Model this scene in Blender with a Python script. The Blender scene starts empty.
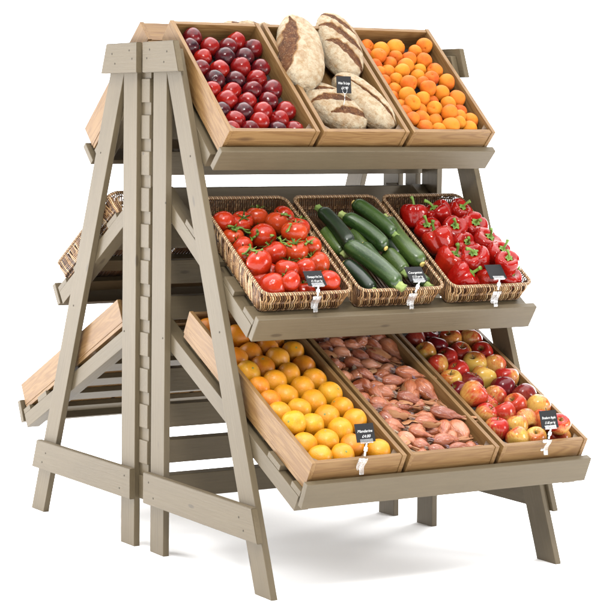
import bpy, bmesh, math, random, json
from mathutils import Vector, Matrix, noise
R = math.radians
C = bpy.context.scene.collection
DATA = json.loads('''{"plum":[[0.1024,0.0442,0.0572,0.029,3],[0.075,0.0889,0.0588,0.0275,2],[0.2511,0.054,0.0557,0.0293,1],[0.1458,0.0842,0.057,0.0296,0],[0.2069,0.084,0.0587,0.0285,3],[0.2915,0.0897,0.0586,0.0293,3],[0.1772,0.1297,0.0596,0.0302,2],[0.2459,0.1294,0.0576,0.0303,2],[0.1007,0.1346,0.058,0.0281,1],[0.0736,0.182,0.0575,0.0285,3],[0.2116,0.1752,0.0588,0.0313,0],[0.1364,0.1859,0.0573,0.0292,1],[0.2799,0.1766,0.058,0.029,3],[0.1025,0.2303,0.0553,0.0309,2],[0.1715,0.2315,0.057,0.0292,2],[0.2468,0.2244,0.0557,0.0313,0],[0.0727,0.2746,0.0587,0.0275,1],[0.2091,0.2741,0.058,0.0292,3],[0.1412,0.276,0.0535,0.029,1],[0.2777,0.2734,0.0585,0.0318,3],[0.1055,0.317,0.0551,0.0306,1],[0.173,0.3206,0.0557,0.0283,0],[0.2442,0.3209,0.0569,0.0309,3],[0.0727,0.356,0.0523,0.0275,2],[0.1407,0.364,0.0544,0.0299,2],[0.2064,0.3629,0.0546,0.0301,1],[0.2865,0.3595,0.0542,0.0297,0],[0.0994,0.3981,0.0536,0.0291,0],[0.1768,0.4081,0.0563,0.0299,1],[0.2494,0.3965,0.054,0.0294,0],[0.0727,0.4363,0.0521,0.0275,0],[0.1335,0.436,0.0524,0.0278,3],[0.2254,0.4363,0.0521,0.0275,2],[0.2835,0.4363,0.0521,0.0275,0]],"apricot":[[0.9273,0.0648,0.07,0.0271,0],[0.8194,0.0694,0.0604,0.029,1],[0.8778,0.0935,0.0674,0.0233,0],[0.7607,0.0806,0.0593,0.0274,1],[0.7227,0.055,0.0513,0.0237,0],[0.7029,0.0903,0.0499,0.0215,2],[0.7288,0.1157,0.0666,0.0251,0],[0.7986,0.1122,0.0597,0.023,2],[0.8419,0.125,0.0635,0.0253,0],[0.888,0.1384,0.0703,0.0268,0],[0.7072,0.1481,0.0568,0.0215,2],[0.7656,0.1387,0.0559,0.0243,2],[0.8098,0.1611,0.0666,0.0273,0],[0.859,0.1715,0.0615,0.0216,1],[0.9058,0.1848,0.07,0.0253,0],[0.7413,0.1751,0.0508,0.0256,0],[0.7755,0.1925,0.0756,0.0243,1],[0.8334,0.2029,0.0629,0.0229,1],[0.7029,0.1836,0.0584,0.0215,2],[0.745,0.2192,0.0642,0.0215,1],[0.7666,0.2538,0.0794,0.0262,0],[0.8736,0.2199,0.07,0.0244,2],[0.9235,0.2352,0.07,0.0266,0],[0.7029,0.2217,0.0567,0.0215,0],[0.8297,0.2417,0.071,0.0215,0],[0.7263,0.255,0.05,0.0254,0],[0.8215,0.2816,0.0857,0.0264,0],[0.8759,0.2872,0.0697,0.0271,0],[0.7461,0.2975,0.0668,0.0282,1],[0.9218,0.3106,0.07,0.0272,2],[0.7914,0.3151,0.0711,0.0247,1],[0.7029,0.2891,0.0514,0.0215,2],[0.7339,0.3436,0.081,0.0246,1],[0.8328,0.3142,0.0537,0.0248,2],[0.8763,0.3355,0.0702,0.0249,1],[0.7145,0.3258,0.0502,0.0224,0],[0.9131,0.3577,0.0608,0.0215,2],[0.7063,0.3663,0.0591,0.0251,0],[0.7684,0.349,0.0539,0.0245,0],[0.8147,0.3558,0.0666,0.0261,1],[0.8491,0.3862,0.0794,0.0268,2],[0.7512,0.3919,0.0603,0.0265,0],[0.7029,0.4085,0.0762,0.0215,2],[0.8912,0.3896,0.0686,0.0215,0],[0.9306,0.3981,0.0586,0.0262,0],[0.8011,0.4008,0.0543,0.0266,0],[0.7099,0.4038,0.0399,0.0215,0],[0.7376,0.4374,0.0648,0.0264,0],[0.8321,0.4358,0.0696,0.028,0],[0.9042,0.4371,0.0614,0.0267,1],[0.7892,0.4421,0.0621,0.0215,1],[0.8698,0.4212,0.0741,0.0215,1]],"orange":[[0.1442,0.2518,0.0576,0.037,2],[0.0823,0.2785,0.0657,0.035,2],[0.2089,0.2316,0.0623,0.035,2],[0.2856,0.2559,0.0605,0.0354,0],[0.2091,0.2959,0.0694,0.0365,0],[0.1469,0.3229,0.0579,0.038,2],[0.2844,0.3269,0.0566,0.0364,2],[0.0828,0.3496,0.0643,0.0358,1],[0.212,0.3634,0.0595,0.036,0],[0.149,0.393,0.0584,0.0377,0],[0.282,0.3967,0.058,0.0374,0],[0.0849,0.4186,0.0593,0.035,2],[0.221,0.4327,0.0558,0.0377,0],[0.1473,0.4623,0.0572,0.038,0],[0.2847,0.4771,0.0642,0.0364,1],[0.217,0.5034,0.058,0.038,0],[0.0845,0.4851,0.0594,0.035,2],[0.0799,0.5487,0.0625,0.035,0],[0.1526,0.5329,0.06,0.035,1],[0.2856,0.5453,0.0623,0.0354,0],[0.222,0.5736,0.0562,0.0376,0],[0.0843,0.6142,0.0763,0.0372,1],[0.1509,0.6086,0.0598,0.035,1],[0.2859,0.6142,0.0695,0.0352,0],[0.2237,0.6423,0.0625,0.0367,1],[0.0873,0.6843,0.0549,0.035,0],[0.1553,0.6821,0.06,0.0356,0],[0.2238,0.7099,0.0569,0.0363,2],[0.0987,0.749,0.0593,0.035,0],[0.1703,0.749,0.0572,0.035,0],[0.2861,0.749,0.0621,0.035,0],[0.0803,0.1079,0.0536,0.0354,2],[0.1323,0.1856,0.0778,0.0368,2],[0.2554,0.1841,0.0538,0.0356,2],[0.1929,0.1725,0.0532,0.035,2]],"apple":[[0.7349,0.2353,0.0641,0.0325,3],[0.7911,0.2191,0.0623,0.0325,3],[0.7844,0.2802,0.0643,0.036,3],[0.8522,0.2519,0.0685,0.0364,2],[0.9141,0.2687,0.0757,0.0366,0],[0.9245,0.2103,0.0658,0.0325,2],[0.7276,0.3074,0.065,0.0341,1],[0.9163,0.3316,0.0695,0.0346,0],[0.8465,0.3175,0.059,0.0376,4],[0.7844,0.3423,0.0643,0.033,0],[0.7284,0.3716,0.064,0.0338,4],[0.8579,0.3829,0.0664,0.0374,1],[0.7823,0.4095,0.06,0.0354,0],[0.9212,0.3998,0.0679,0.0359,2],[0.7277,0.4482,0.0611,0.0335,1],[0.846,0.449,0.0618,0.0381,1],[0.7841,0.4741,0.0624,0.0369,3],[0.7187,0.5062,0.0602,0.0325,3],[0.7213,0.5635,0.0919,0.0405,2],[0.9198,0.465,0.0655,0.0373,0],[0.8757,0.5135,0.0654,0.0376,3],[0.8223,0.5472,0.0632,0.0343,0],[0.9185,0.563,0.0688,0.0387,3],[0.7732,0.5789,0.059,0.0325,0],[0.8589,0.6017,0.0677,0.0354,2],[0.9187,0.6274,0.074,0.0384,4],[0.7331,0.6251,0.0641,0.0337,0],[0.7965,0.6353,0.0661,0.0362,4],[0.8456,0.6763,0.0669,0.035,0],[0.9005,0.6846,0.0678,0.0351,2],[0.724,0.6993,0.064,0.0345,0],[0.7926,0.7004,0.0659,0.0347,4],[0.7623,0.7497,0.0643,0.0344,4],[0.8297,0.7515,0.0612,0.0325,1],[0.9234,0.7483,0.0487,0.0336,2],[0.9002,0.7453,0.0994,0.0325,0]],"tomato":[[0.0795,0.2111,0.0596,0.0325,0],[0.1373,0.2162,0.0591,0.0354,0],[0.202,0.1902,0.0573,0.0349,0],[0.2423,0.2374,0.0667,0.0395,0],[0.286,0.2813,0.0874,0.0351,0],[0.0913,0.2629,0.041,0.0342,0],[0.1721,0.2901,0.062,0.0412,0],[0.2458,0.3224,0.1013,0.0387,0],[0.0954,0.317,0.0499,0.0325,0],[0.0775,0.3667,0.0554,0.0325,0],[0.1636,0.3737,0.0687,0.0393,0],[0.2289,0.3793,0.0775,0.0389,0],[0.2885,0.3625,0.079,0.0325,0],[0.0849,0.4282,0.0801,0.0401,0],[0.1606,0.4598,0.0728,0.0368,0],[0.2839,0.426,0.067,0.0373,0],[0.214,0.4647,0.0864,0.0325,0],[0.0841,0.4595,0.0359,0.0325,0],[0.1354,0.4251,0.0359,0.0325,0],[0.0966,0.506,0.0576,0.0402,0],[0.1427,0.5135,0.0795,0.0325,0],[0.2243,0.4628,0.0359,0.0325,0],[0.2026,0.5127,0.0367,0.0333,0],[0.1514,0.5135,0.0359,0.0325,0],[0.2705,0.5135,0.0767,0.0325,0],[0.2885,0.5135,0.0359,0.0325,0],[0.2885,0.1947,0.0628,0.0325,0]],"pepper":[[0.75,0.2034,0.0601,0.0451,0],[0.835,0.214,0.066,0.0471,0],[0.9163,0.1991,0.0662,0.0409,0],[0.9103,0.2884,0.0789,0.0471,0],[0.7642,0.272,0.0553,0.0416,0],[0.8398,0.2921,0.073,0.0403,0],[0.7571,0.3438,0.0731,0.0507,0],[0.8326,0.3611,0.0658,0.0399,0],[0.7572,0.4208,0.0527,0.0502,0],[0.9107,0.3695,0.0793,0.0467,0],[0.8177,0.4551,0.0898,0.046,0],[0.9049,0.44,0.0895,0.0432,0],[0.7568,0.4969,0.0521,0.0496,0],[0.8912,0.5057,0.1099,0.037,0],[0.8445,0.504,0.0474,0.0422,0],[0.9132,0.5022,0.0515,0.0441,0],[0.8611,0.4466,0.0401,0.037,0]],"courgette":[[0.4216,0.1675,0.075,0.4216,0.3614,0.085,0.0254,2],[0.417,0.3548,0.08,0.49,0.568,0.085,0.03,1],[0.4835,0.1995,0.075,0.5454,0.3674,0.075,0.0262,1],[0.5649,0.1436,0.07,0.6195,0.323,0.075,0.0257,1],[0.646,0.2009,0.06,0.643,0.4344,0.065,0.0297,0],[0.4939,0.3351,0.06,0.5167,0.5269,0.055,0.0243,1],[0.4162,0.2414,0.045,0.4201,0.3668,0.045,0.0229,0],[0.403,0.3981,0.045,0.4258,0.5447,0.05,0.024,2],[0.57,0.3569,0.045,0.5807,0.4651,0.045,0.0275,0],[0.6055,0.4503,0.045,0.6237,0.5286,0.05,0.0242,1],[0.5051,0.2555,0.045,0.5068,0.3543,0.045,0.023,0],[0.6142,0.2972,0.04,0.613,0.385,0.04,0.0216,2]],"shallot":[[0.5684,0.3834,0.065,0.6581,0.4417,0.07,0.0196,0],[0.4962,0.4226,0.062,0.5964,0.4385,0.06,0.0194,0],[0.4634,0.4663,0.06,0.512,0.5073,0.055,0.0185,0],[0.5905,0.4396,0.05,0.5495,0.4979,0.05,0.0223,0],[0.6198,0.4689,0.055,0.6308,0.5127,0.05,0.0264,0],[0.5194,0.5121,0.062,0.5633,0.5385,0.06,0.0205,0],[0.4786,0.5404,0.055,0.5346,0.5527,0.055,0.015,0],[0.5553,0.5923,0.07,0.654,0.6595,0.078,0.0197,0],[0.4838,0.6276,0.065,0.5854,0.65,0.06,0.0188,0],[0.4502,0.6691,0.062,0.4991,0.7048,0.06,0.018,0],[0.5779,0.6462,0.052,0.5396,0.6985,0.052,0.0223,0],[0.6049,0.675,0.055,0.6062,0.7272,0.05,0.027,0],[0.4816,0.7285,0.066,0.595,0.7257,0.06,0.0212,0],[0.4274,0.5662,0.06,0.4845,0.6026,0.06,0.0202,0],[0.5201,0.7561,0.06,0.619,0.766,0.06,0.0159,0],[0.4027,0.6159,0.055,0.4433,0.6442,0.055,0.0161,0],[0.4078,0.681,0.055,0.4421,0.7315,0.055,0.0186,0],[0.3847,0.6944,0.05,0.4176,0.7273,0.05,0.0159,0],[0.4128,0.5683,0.05,0.4287,0.6237,0.05,0.0162,0],[0.4181,0.5156,0.055,0.4628,0.5387,0.055,0.0177,0],[0.4545,0.4445,0.05,0.4589,0.5067,0.05,0.0186,0],[0.4585,0.3643,0.055,0.492,0.4108,0.05,0.0181,0],[0.4402,0.4118,0.05,0.4483,0.4687,0.05,0.0179,0],[0.493,0.3337,0.058,0.5429,0.3513,0.058,0.0182,0],[0.5669,0.2389,0.06,0.5924,0.2863,0.055,0.0214,0],[0.6238,0.2495,0.055,0.6411,0.3029,0.05,0.0272,0],[0.5422,0.2859,0.062,0.5843,0.3323,0.06,0.0212,0],[0.4955,0.2852,0.06,0.5249,0.3238,0.058,0.0197,0],[0.5209,0.6104,0.05,0.4607,0.6392,0.05,0.0162,0],[0.5521,0.5412,0.05,0.6034,0.5284,0.05,0.0164,0],[0.5671,0.3575,0.052,0.5188,0.3656,0.052,0.0183,0],[0.4503,0.7537,0.062,0.5168,0.7792,0.062,0.0158,0],[0.4336,0.7189,0.055,0.4745,0.7585,0.055,0.0172,0],[0.5963,0.6191,0.05,0.6415,0.6483,0.05,0.0177,0],[0.4816,0.2345,0.062,0.5486,0.2536,0.062,0.0184,0],[0.4501,0.2156,0.06,0.4915,0.251,0.055,0.0184,0],[0.4431,0.2598,0.055,0.4858,0.2897,0.055,0.0183,0],[0.4549,0.3127,0.055,0.4892,0.3417,0.055,0.0182,0],[0.4639,0.1769,0.06,0.5229,0.1952,0.06,0.0199,0],[0.5312,0.1959,0.06,0.5913,0.2277,0.06,0.02,0],[0.5111,0.2417,0.065,0.6046,0.203,0.065,0.0184,0],[0.6004,0.2115,0.062,0.6517,0.2292,0.062,0.0186,0],[0.4658,0.1435,0.06,0.5251,0.1618,0.06,0.02,0],[0.5281,0.1418,0.06,0.58,0.173,0.06,0.0201,0],[0.5832,0.153,0.06,0.6438,0.1851,0.06,0.0202,0],[0.4673,0.103,0.06,0.5189,0.1275,0.06,0.0201,0],[0.5341,0.1014,0.06,0.5988,0.127,0.06,0.0202,0],[0.5981,0.1132,0.06,0.6545,0.1382,0.06,0.0203,0]],"bread":[[0.4887,-0.0293,0.085,0.3721,0.2883,0.085,0.074,0],[0.6296,-0.0677,0.07,0.5708,0.2247,0.07,0.0653,1],[0.4041,0.2472,0.052,0.5239,0.4357,0.052,0.0677,1],[0.5333,0.2044,0.062,0.6183,0.4408,0.062,0.0576,2]],"vine":[[[0.0722,0.3679,0.9916],[0.1112,0.3659,0.9868],[0.1343,0.3845,0.9717],[0.1276,0.4084,0.9563],[0.0957,0.4504,0.942],[0.0624,0.5291,0.9316],[0.0854,0.5362,0.9352]],[[0.076,0.4832,0.9361],[0.059,0.4894,0.9228],[0.0521,0.4848,0.9214]],[[0.1112,0.3659,0.9868],[0.0835,0.3934,0.981],[0.0774,0.3846,0.9859]],[[0.1284,0.4133,0.9585],[0.1368,0.4267,0.972],[0.1378,0.4198,0.9813]],[[0.1703,0.4439,0.9677],[0.2403,0.3808,0.9575],[0.2087,0.4698,0.9825],[0.2207,0.4698,1.0004]],[[0.1951,0.447,0.9589],[0.1989,0.4655,0.9463],[0.1983,0.5065,0.9409]],[[0.2393,0.3872,1.0236],[0.2566,0.378,1.0242],[0.2893,0.3571,1.0181]],[[0.241,0.5134,0.9442],[0.2645,0.4911,0.9501],[0.273,0.4994,0.9472]]],"card":[["tomato",0.1959,0.6422,0.7967,0.2039,0.6392,0.8392,40],["courgette",0.5175,0.6466,0.7937,0.5432,0.6436,0.8411,40],["pepper",0.812,0.653,0.7894,0.8242,0.65,0.8398,40],["orange",0.1816,0.8975,0.3859,0.1972,0.8945,0.4406,17],["apple",0.8121,0.8891,0.3902,0.8297,0.8861,0.434,17]]}''')
rng = random.Random(7)

# ------------------------------------------------------------------ node helpers
def new_mat(name):
    m = bpy.data.materials.new(name); m.use_nodes = True
    nt = m.node_tree; b = nt.nodes['Principled BSDF']
    return m, nt, b
def N(nt, t, **k):
    n = nt.nodes.new('ShaderNode' + t)
    for a, v in k.items():
        if a.startswith('i_'):
            s = a[2:]; s = int(s) if s.isdigit() else s.replace('_', ' ')
            n.inputs[s].default_value = v
        else: setattr(n, a, v)
    return n
def L(nt, a, b): nt.links.new(a, b)
def coords(nt, scale=(1, 1, 1), rand=True):
    tc = N(nt, 'TexCoord'); mp = N(nt, 'Mapping'); mp.inputs['Scale'].default_value = scale
    L(nt, tc.outputs['Object'], mp.inputs['Vector'])
    if rand:
        oi = N(nt, 'ObjectInfo'); mu = N(nt, 'Math', operation='MULTIPLY'); mu.inputs[1].default_value = 37.0
        L(nt, oi.outputs['Random'], mu.inputs[0]); cx = N(nt, 'CombineXYZ')
        for i in range(3): L(nt, mu.outputs[0], cx.inputs[i])
        L(nt, cx.outputs[0], mp.inputs['Location'])
    return mp.outputs[0]
def noise_t(nt, vec, scale, detail=3, rough=.55, dist=0):
    n = N(nt, 'TexNoise'); n.inputs['Scale'].default_value = scale; n.inputs['Detail'].default_value = detail
    n.inputs['Roughness'].default_value = rough; n.inputs['Distortion'].default_value = dist
    L(nt, vec, n.inputs['Vector']); return n.outputs['Fac']
def ramp(nt, fac, stops, interp='LINEAR'):
    r = N(nt, 'ValToRGB'); cr = r.color_ramp; cr.interpolation = interp
    while len(cr.elements) < len(stops): cr.elements.new(.5)
    for e, (p, c) in zip(cr.elements, stops):
        e.position = p; e.color = (*c, 1) if len(c) == 3 else c
    L(nt, fac, r.inputs[0]); return r.outputs[0]
def g(v): return (v, v, v)
def mix(nt, fac, a, b, blend='MIX'):
    m = N(nt, 'Mix', data_type='RGBA', blend_type=blend)
    for s, v in ((0, fac), (6, a), (7, b)):
        if hasattr(v, 'links'): L(nt, v, m.inputs[s])
        elif s == 0: m.inputs[0].default_value = v
        else: m.inputs[s].default_value = (*v, 1)
    return m.outputs[2]
def bump(nt, b, h, strength, dist=.01):
    bp = N(nt, 'Bump'); bp.inputs['Strength'].default_value = strength; bp.inputs['Distance'].default_value = dist
    L(nt, h, bp.inputs['Height']); L(nt, bp.outputs[0], b.inputs['Normal'])
def math_n(nt, op, a, b=0.0):
    m = N(nt, 'Math', operation=op)
    for i, v in enumerate((a, b)):
        if hasattr(v, 'links'): L(nt, v, m.inputs[i])
        else: m.inputs[i].default_value = v
    return m.outputs[0]
def rand_out(nt): return N(nt, 'ObjectInfo').outputs['Random']

# ------------------------------------------------------------------ materials
def m_paint():
    m, nt, b = new_mat('taupe_paint')
    v = coords(nt, (2.2, 45, 45)); fine = noise_t(nt, v, 3, 5, .6)
    v2 = coords(nt, (1, 5, 5)); big = noise_t(nt, v2, 2.2, 3)
    base = mix(nt, ramp(nt, big, [(.3, g(0)), (.7, g(1))]), (.285, .235, .165), (.325, .272, .195))
    base = mix(nt, ramp(nt, fine, [(.35, g(.0)), (.62, g(.35))]), base, (.235, .192, .135))
    # knots and nail dents
    v3 = coords(nt, (3.4, 11, 11)); vo = N(nt, 'TexVoronoi'); vo.inputs['Scale'].default_value = 1.3; L(nt, v3, vo.inputs['Vector'])
    kn = ramp(nt, vo.outputs['Distance'], [(.06, g(.75)), (.10, g(.0))])
    base = mix(nt, kn, base, (.12, .09, .06))
    chip = noise_t(nt, coords(nt, (14, 60, 60)), 2.2, 4, .7); base = mix(nt, ramp(nt, chip, [(.70, g(0)), (.76, g(.55))]), base, (.44, .36, .25))
    dirt = noise_t(nt, coords(nt, (3, 7, 7)), 1.7, 5, .7); base = mix(nt, ramp(nt, dirt, [(.5, g(0)), (.75, g(.4))]), base, (.19, .155, .105))
    rd = rand_out(nt); base = mix(nt, math_n(nt, 'MULTIPLY', rd, .22), base, (.2, .165, .115))
    L(nt, base, b.inputs['Base Color']); b.inputs['Roughness'].default_value = .55
    b.inputs['Specular IOR Level'].default_value = .3
    bump(nt, b, fine, .22, .004)
    return m
def m_wood(name, c1, c2, c3):
    m, nt, b = new_mat(name)
    v = coords(nt, (1.4, 16, 16)); warp = noise_t(nt, v, 2.0, 2, .5, .6)
    v2 = coords(nt, (3, 120, 120)); fine = noise_t(nt, v2, 2.5, 4, .6)
    # cathedral grain: bands of a stretched, slowly warped field
    w = math_n(nt, 'SINE', math_n(nt, 'MULTIPLY', warp, 46.0))
    ad = N(nt, 'Math', operation='MULTIPLY_ADD'); ad.inputs[1].default_value = .5; ad.inputs[2].default_value = .5; L(nt, w, ad.inputs[0])
    col = ramp(nt, ad.outputs[0], [(0, c2), (.55, c1), (1, c3)])
    col = mix(nt, ramp(nt, fine, [(.45, g(0)), (.72, g(.4))]), col, c3)
    v4 = coords(nt, (.7, 4, 4)); st = noise_t(nt, v4, 2, 2)
    col = mix(nt, ramp(nt, st, [(.45, g(0)), (.75, g(.35))]), col, c3)
    v3 = coords(nt, (3, 10, 10)); vo = N(nt, 'TexVoronoi'); vo.inputs['Scale'].default_value = .9; L(nt, v3, vo.inputs['Vector'])
    col = mix(nt, ramp(nt, vo.outputs['Distance'], [(.04, g(.7)), (.1, g(0))]), col, (.13, .06, .025))
    L(nt, col, b.inputs['Base Color']); b.inputs['Roughness'].default_value = .52; b.inputs['Specular IOR Level'].default_value = .3
    bump(nt, b, fine, .25, .003)
    return m
def m_plain(name, col, rough=.5, **k):
    m, nt, b = new_mat(name); b.inputs['Base Color'].default_value = (*col, 1); b.inputs['Roughness'].default_value = rough
    for a, v in k.items(): b.inputs[a.replace('_', ' ')].default_value = v
    return m
def m_wicker():
    m, nt, b = new_mat('wicker_cane')
    at = N(nt, 'Attribute', attribute_name='tone')
    col = ramp(nt, at.outputs['Fac'], [(0, (.07, .032, .014)), (.3, (.23, .115, .048)), (.6, (.48, .29, .13)), (1, (.72, .53, .32))])
    n = noise_t(nt, coords(nt, (1, 1, 1)), 220, 2)
    col = mix(nt, ramp(nt, n, [(.45, g(0)), (.7, g(.5))]), col, (.10, .05, .02))
    L(nt, col, b.inputs['Base Color']); b.inputs['Roughness'].default_value = .45
    return m
def m_plum(name, c1, c2, bloom):
    m, nt, b = new_mat(name)
    v = coords(nt); big = noise_t(nt, v, 1.1, 3); sp = noise_t(nt, v, 22, 2)
    col = mix(nt, ramp(nt, big, [(.38, g(0)), (.62, g(1))]), c1, c2)
    col = mix(nt, ramp(nt, sp, [(.62, g(0)), (.72, g(.35))]), col, (.55, .22, .12))
    bl = noise_t(nt, v, 2.3, 5, .7)
    col = mix(nt, ramp(nt, bl, [(.45, g(0)), (.8, g(bloom))]), col, (.42, .30, .36))
    L(nt, col, b.inputs['Base Color']); b.inputs['Roughness'].default_value = .27
    L(nt, ramp(nt, bl, [(.4, g(.18)), (.75, g(.34))]), b.inputs['Roughness'])
    b.inputs['Specular IOR Level'].default_value = .24
    bump(nt, b, noise_t(nt, v, 5, 2), .03, .05)
    return m
def blush_axis(nt, k=1.0):
    tc = N(nt, 'TexCoord'); d = N(nt, 'VectorMath', operation='DOT_PRODUCT'); L(nt, tc.outputs['Object'], d.inputs[0])
    d.inputs[1].default_value = (.75, .2, .5); return d.outputs['Value']
def m_apricot(name, c1, c2, amt):
    m, nt, b = new_mat(name)
    v = coords(nt); n = noise_t(nt, v, 1.6, 4)
    f = math_n(nt, 'ADD', math_n(nt, 'MULTIPLY', blush_axis(nt), .32), n)
    col = mix(nt, ramp(nt, f, [(.45 - amt * .2, g(0)), (.95 - amt * .2, g(1))]), c1, c2)
    sp = noise_t(nt, v, 18, 2)
    col = mix(nt, ramp(nt, sp, [(.66, g(0)), (.75, g(.45))]), col, (.55, .12, .03))
    L(nt, col, b.inputs['Base Color']); b.inputs['Roughness'].default_value = .66
    b.inputs['Specular IOR Level'].default_value = .2
    bump(nt, b, noise_t(nt, v, 60, 2), .06, .02)
    return m
def m_orange(name, c1, c2):
    m, nt, b = new_mat(name)
    v = coords(nt); n = noise_t(nt, v, 1.4, 3)
    col = mix(nt, ramp(nt, n, [(.35, g(0)), (.65, g(1))]), c1, c2)
    vo = N(nt, 'TexVoronoi'); vo.inputs['Scale'].default_value = 17; L(nt, v, vo.inputs['Vector'])
    h = ramp(nt, vo.outputs['Distance'], [(0, g(0)), (.45, g(1))])
    col = mix(nt, ramp(nt, vo.outputs['Distance'], [(.0, g(.4)), (.3, g(0))]), col, (.62, .21, .012))
    sp = noise_t(nt, v, 7, 4); col = mix(nt, ramp(nt, sp, [(.66, g(0)), (.74, g(.5))]), col, (.42, .20, .04))
    L(nt, col, b.inputs['Base Color']); b.inputs['Roughness'].default_value = .34; b.inputs['Specular IOR Level'].default_value = .3
    bump(nt, b, h, .22, .03)
    return m
def m_apple(name, yel, red, dark, lo, hi):
    m, nt, b = new_mat(name)
    v = coords(nt, (1, 1, .22)); st = noise_t(nt, v, 7, 4, .6); st2 = noise_t(nt, v, 18, 3)
    n = noise_t(nt, coords(nt), 1.2, 2)
    f = math_n(nt, 'ADD', math_n(nt, 'MULTIPLY', blush_axis(nt), .28), math_n(nt, 'ADD', math_n(nt, 'MULTIPLY', st, .55), math_n(nt, 'MULTIPLY', n, .45)))
    col = mix(nt, ramp(nt, f, [(lo, g(0)), (hi, g(1))]), yel, red)
    col = mix(nt, ramp(nt, st2, [(.5, g(0)), (.7, g(.55))]), col, dark)
    sp = N(nt, 'TexVoronoi'); sp.inputs['Scale'].default_value = 9; L(nt, coords(nt), sp.inputs['Vector'])
    col = mix(nt, ramp(nt, sp.outputs['Distance'], [(.05, g(.5)), (.1, g(0))]), col, (.62, .45, .2))
    # greenish russet in the stem cavity
    tc = N(nt, 'TexCoord'); sx = N(nt, 'SeparateXYZ'); L(nt, tc.outputs['Object'], sx.inputs[0])
    rr = math_n(nt, 'ADD', math_n(nt, 'POWER', sx.outputs[0], 2), math_n(nt, 'POWER', sx.outputs[1], 2))
    top = math_n(nt, 'MULTIPLY', math_n(nt, 'GREATER_THAN', sx.outputs[2], .2), ramp(nt, rr, [(.015, g(.75)), (.1, g(0))]))
    col = mix(nt, top, col, (.38, .30, .07))
    L(nt, col, b.inputs['Base Color']); b.inputs['Roughness'].default_value = .2; b.inputs['Specular IOR Level'].default_value = .26
    bump(nt, b, n, .04, .05)
    return m
def m_skin(name, c1, c2, rough, sp_col=None, sp=.0):
    m, nt, b = new_mat(name)
    v = coords(nt); n = noise_t(nt, v, 1.3, 3)
    col = mix(nt, ramp(nt, n, [(.35, g(0)), (.68, g(1))]), c1, c2)
    if sp_col: col = mix(nt, ramp(nt, noise_t(nt, v, 24, 2), [(.6, g(0)), (.72, g(sp))]), col, sp_col)
    L(nt, col, b.inputs['Base Color']); b.inputs['Roughness'].default_value = rough; b.inputs['Specular IOR Level'].default_value = .28
    bump(nt, b, noise_t(nt, v, 3, 2), .06, .06)
    return m
def m_courgette(name, c1, c2, c3):
    m, nt, b = new_mat(name)
    v = coords(nt, (9, 22, 22)); sp = noise_t(nt, v, 17, 3, .6)
    st = noise_t(nt, coords(nt, (1.2, 34, 34)), 2.2, 3)
    col = mix(nt, ramp(nt, st, [(.42, g(0)), (.64, g(1))]), c1, c2)
    col = mix(nt, ramp(nt, sp, [(.58, g(0)), (.68, g(.55))]), col, c3)
    L(nt, col, b.inputs['Base Color']); b.inputs['Roughness'].default_value = .33
    bump(nt, b, noise_t(nt, coords(nt, (8, 20, 20)), 3, 3), .12, .01)
    return m
def m_shallot():
    m, nt, b = new_mat('shallot_skin')
    st = noise_t(nt, coords(nt, (.7, 6, 6)), 1.5, 5, .65, .5); n = noise_t(nt, coords(nt, (1, 1.6, 1.6)), 1.3, 4)
    rd = rand_out(nt)
    c = mix(nt, ramp(nt, n, [(.36, g(0)), (.64, g(1))]), (.44, .125, .05), (.66, .28, .14))
    c = mix(nt, ramp(nt, st, [(.48, g(0)), (.64, g(.5))]), c, (.24, .065, .03))
    c = mix(nt, ramp(nt, rd, [(.6, g(0)), (.95, g(.7))]), c, (.78, .42, .28)); c = mix(nt, ramp(nt, rd, [(.05, g(.6)), (.35, g(0))]), c, (.24, .06, .035))
    pl = noise_t(nt, coords(nt, (1, 2, 2)), 2.6, 5, .7)
    c = mix(nt, ramp(nt, pl, [(.6, g(0)), (.66, g(.7))]), c, (.62, .34, .17))
    L(nt, c, b.inputs['Base Color']); b.inputs['Roughness'].default_value = .2; b.inputs['Specular IOR Level'].default_value = .7; b.inputs['Coat Weight'].default_value = .25; b.inputs['Coat Roughness'].default_value = .12
    bump(nt, b, st, .35, .03)
    return m
def m_bread():
    m, nt, b = new_mat('crusty_bread')
    at = N(nt, 'Attribute', attribute_name='crust')
    v = coords(nt); n = noise_t(nt, v, 55, 8, .72); n2 = noise_t(nt, v, 190, 5, .7); n3 = noise_t(nt, v, 16, 4, .6)
    flour = mix(nt, ramp(nt, n, [(.44, g(0)), (.66, g(.9))]), (.84, .79, .68), (.56, .38, .20))
    flour = mix(nt, ramp(nt, n3, [(.5, g(.0)), (.7, g(.4))]), flour, (.42, .24, .11))
    flour = mix(nt, ramp(nt, n2, [(.59, g(0)), (.69, g(.5))]), flour, (.22, .11, .055))
    crust = mix(nt, ramp(nt, n, [(.35, g(0)), (.65, g(1))]), (.085, .03, .013), (.26, .11, .04))
    crust = mix(nt, ramp(nt, n2, [(.56, g(0)), (.66, g(.7))]), crust, (.60, .45, .28))
    f = math_n(nt, 'ADD', at.outputs['Fac'], math_n(nt, 'MULTIPLY', n2, .55)); 
    edge = ramp(nt, f, [(.40, g(0)), (.60, g(.85))]); flour = mix(nt, edge, flour, (.46, .25, .085))
    f = ramp(nt, f, [(.66, g(0)), (.86, g(1))])
    L(nt, mix(nt, f, flour, crust), b.inputs['Base Color']); b.inputs['Roughness'].default_value = .78; b.inputs['Specular IOR Level'].default_value = .2
    bump(nt, b, math_n(nt, 'ADD', n, n2), .9, .012)
    return m

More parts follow.
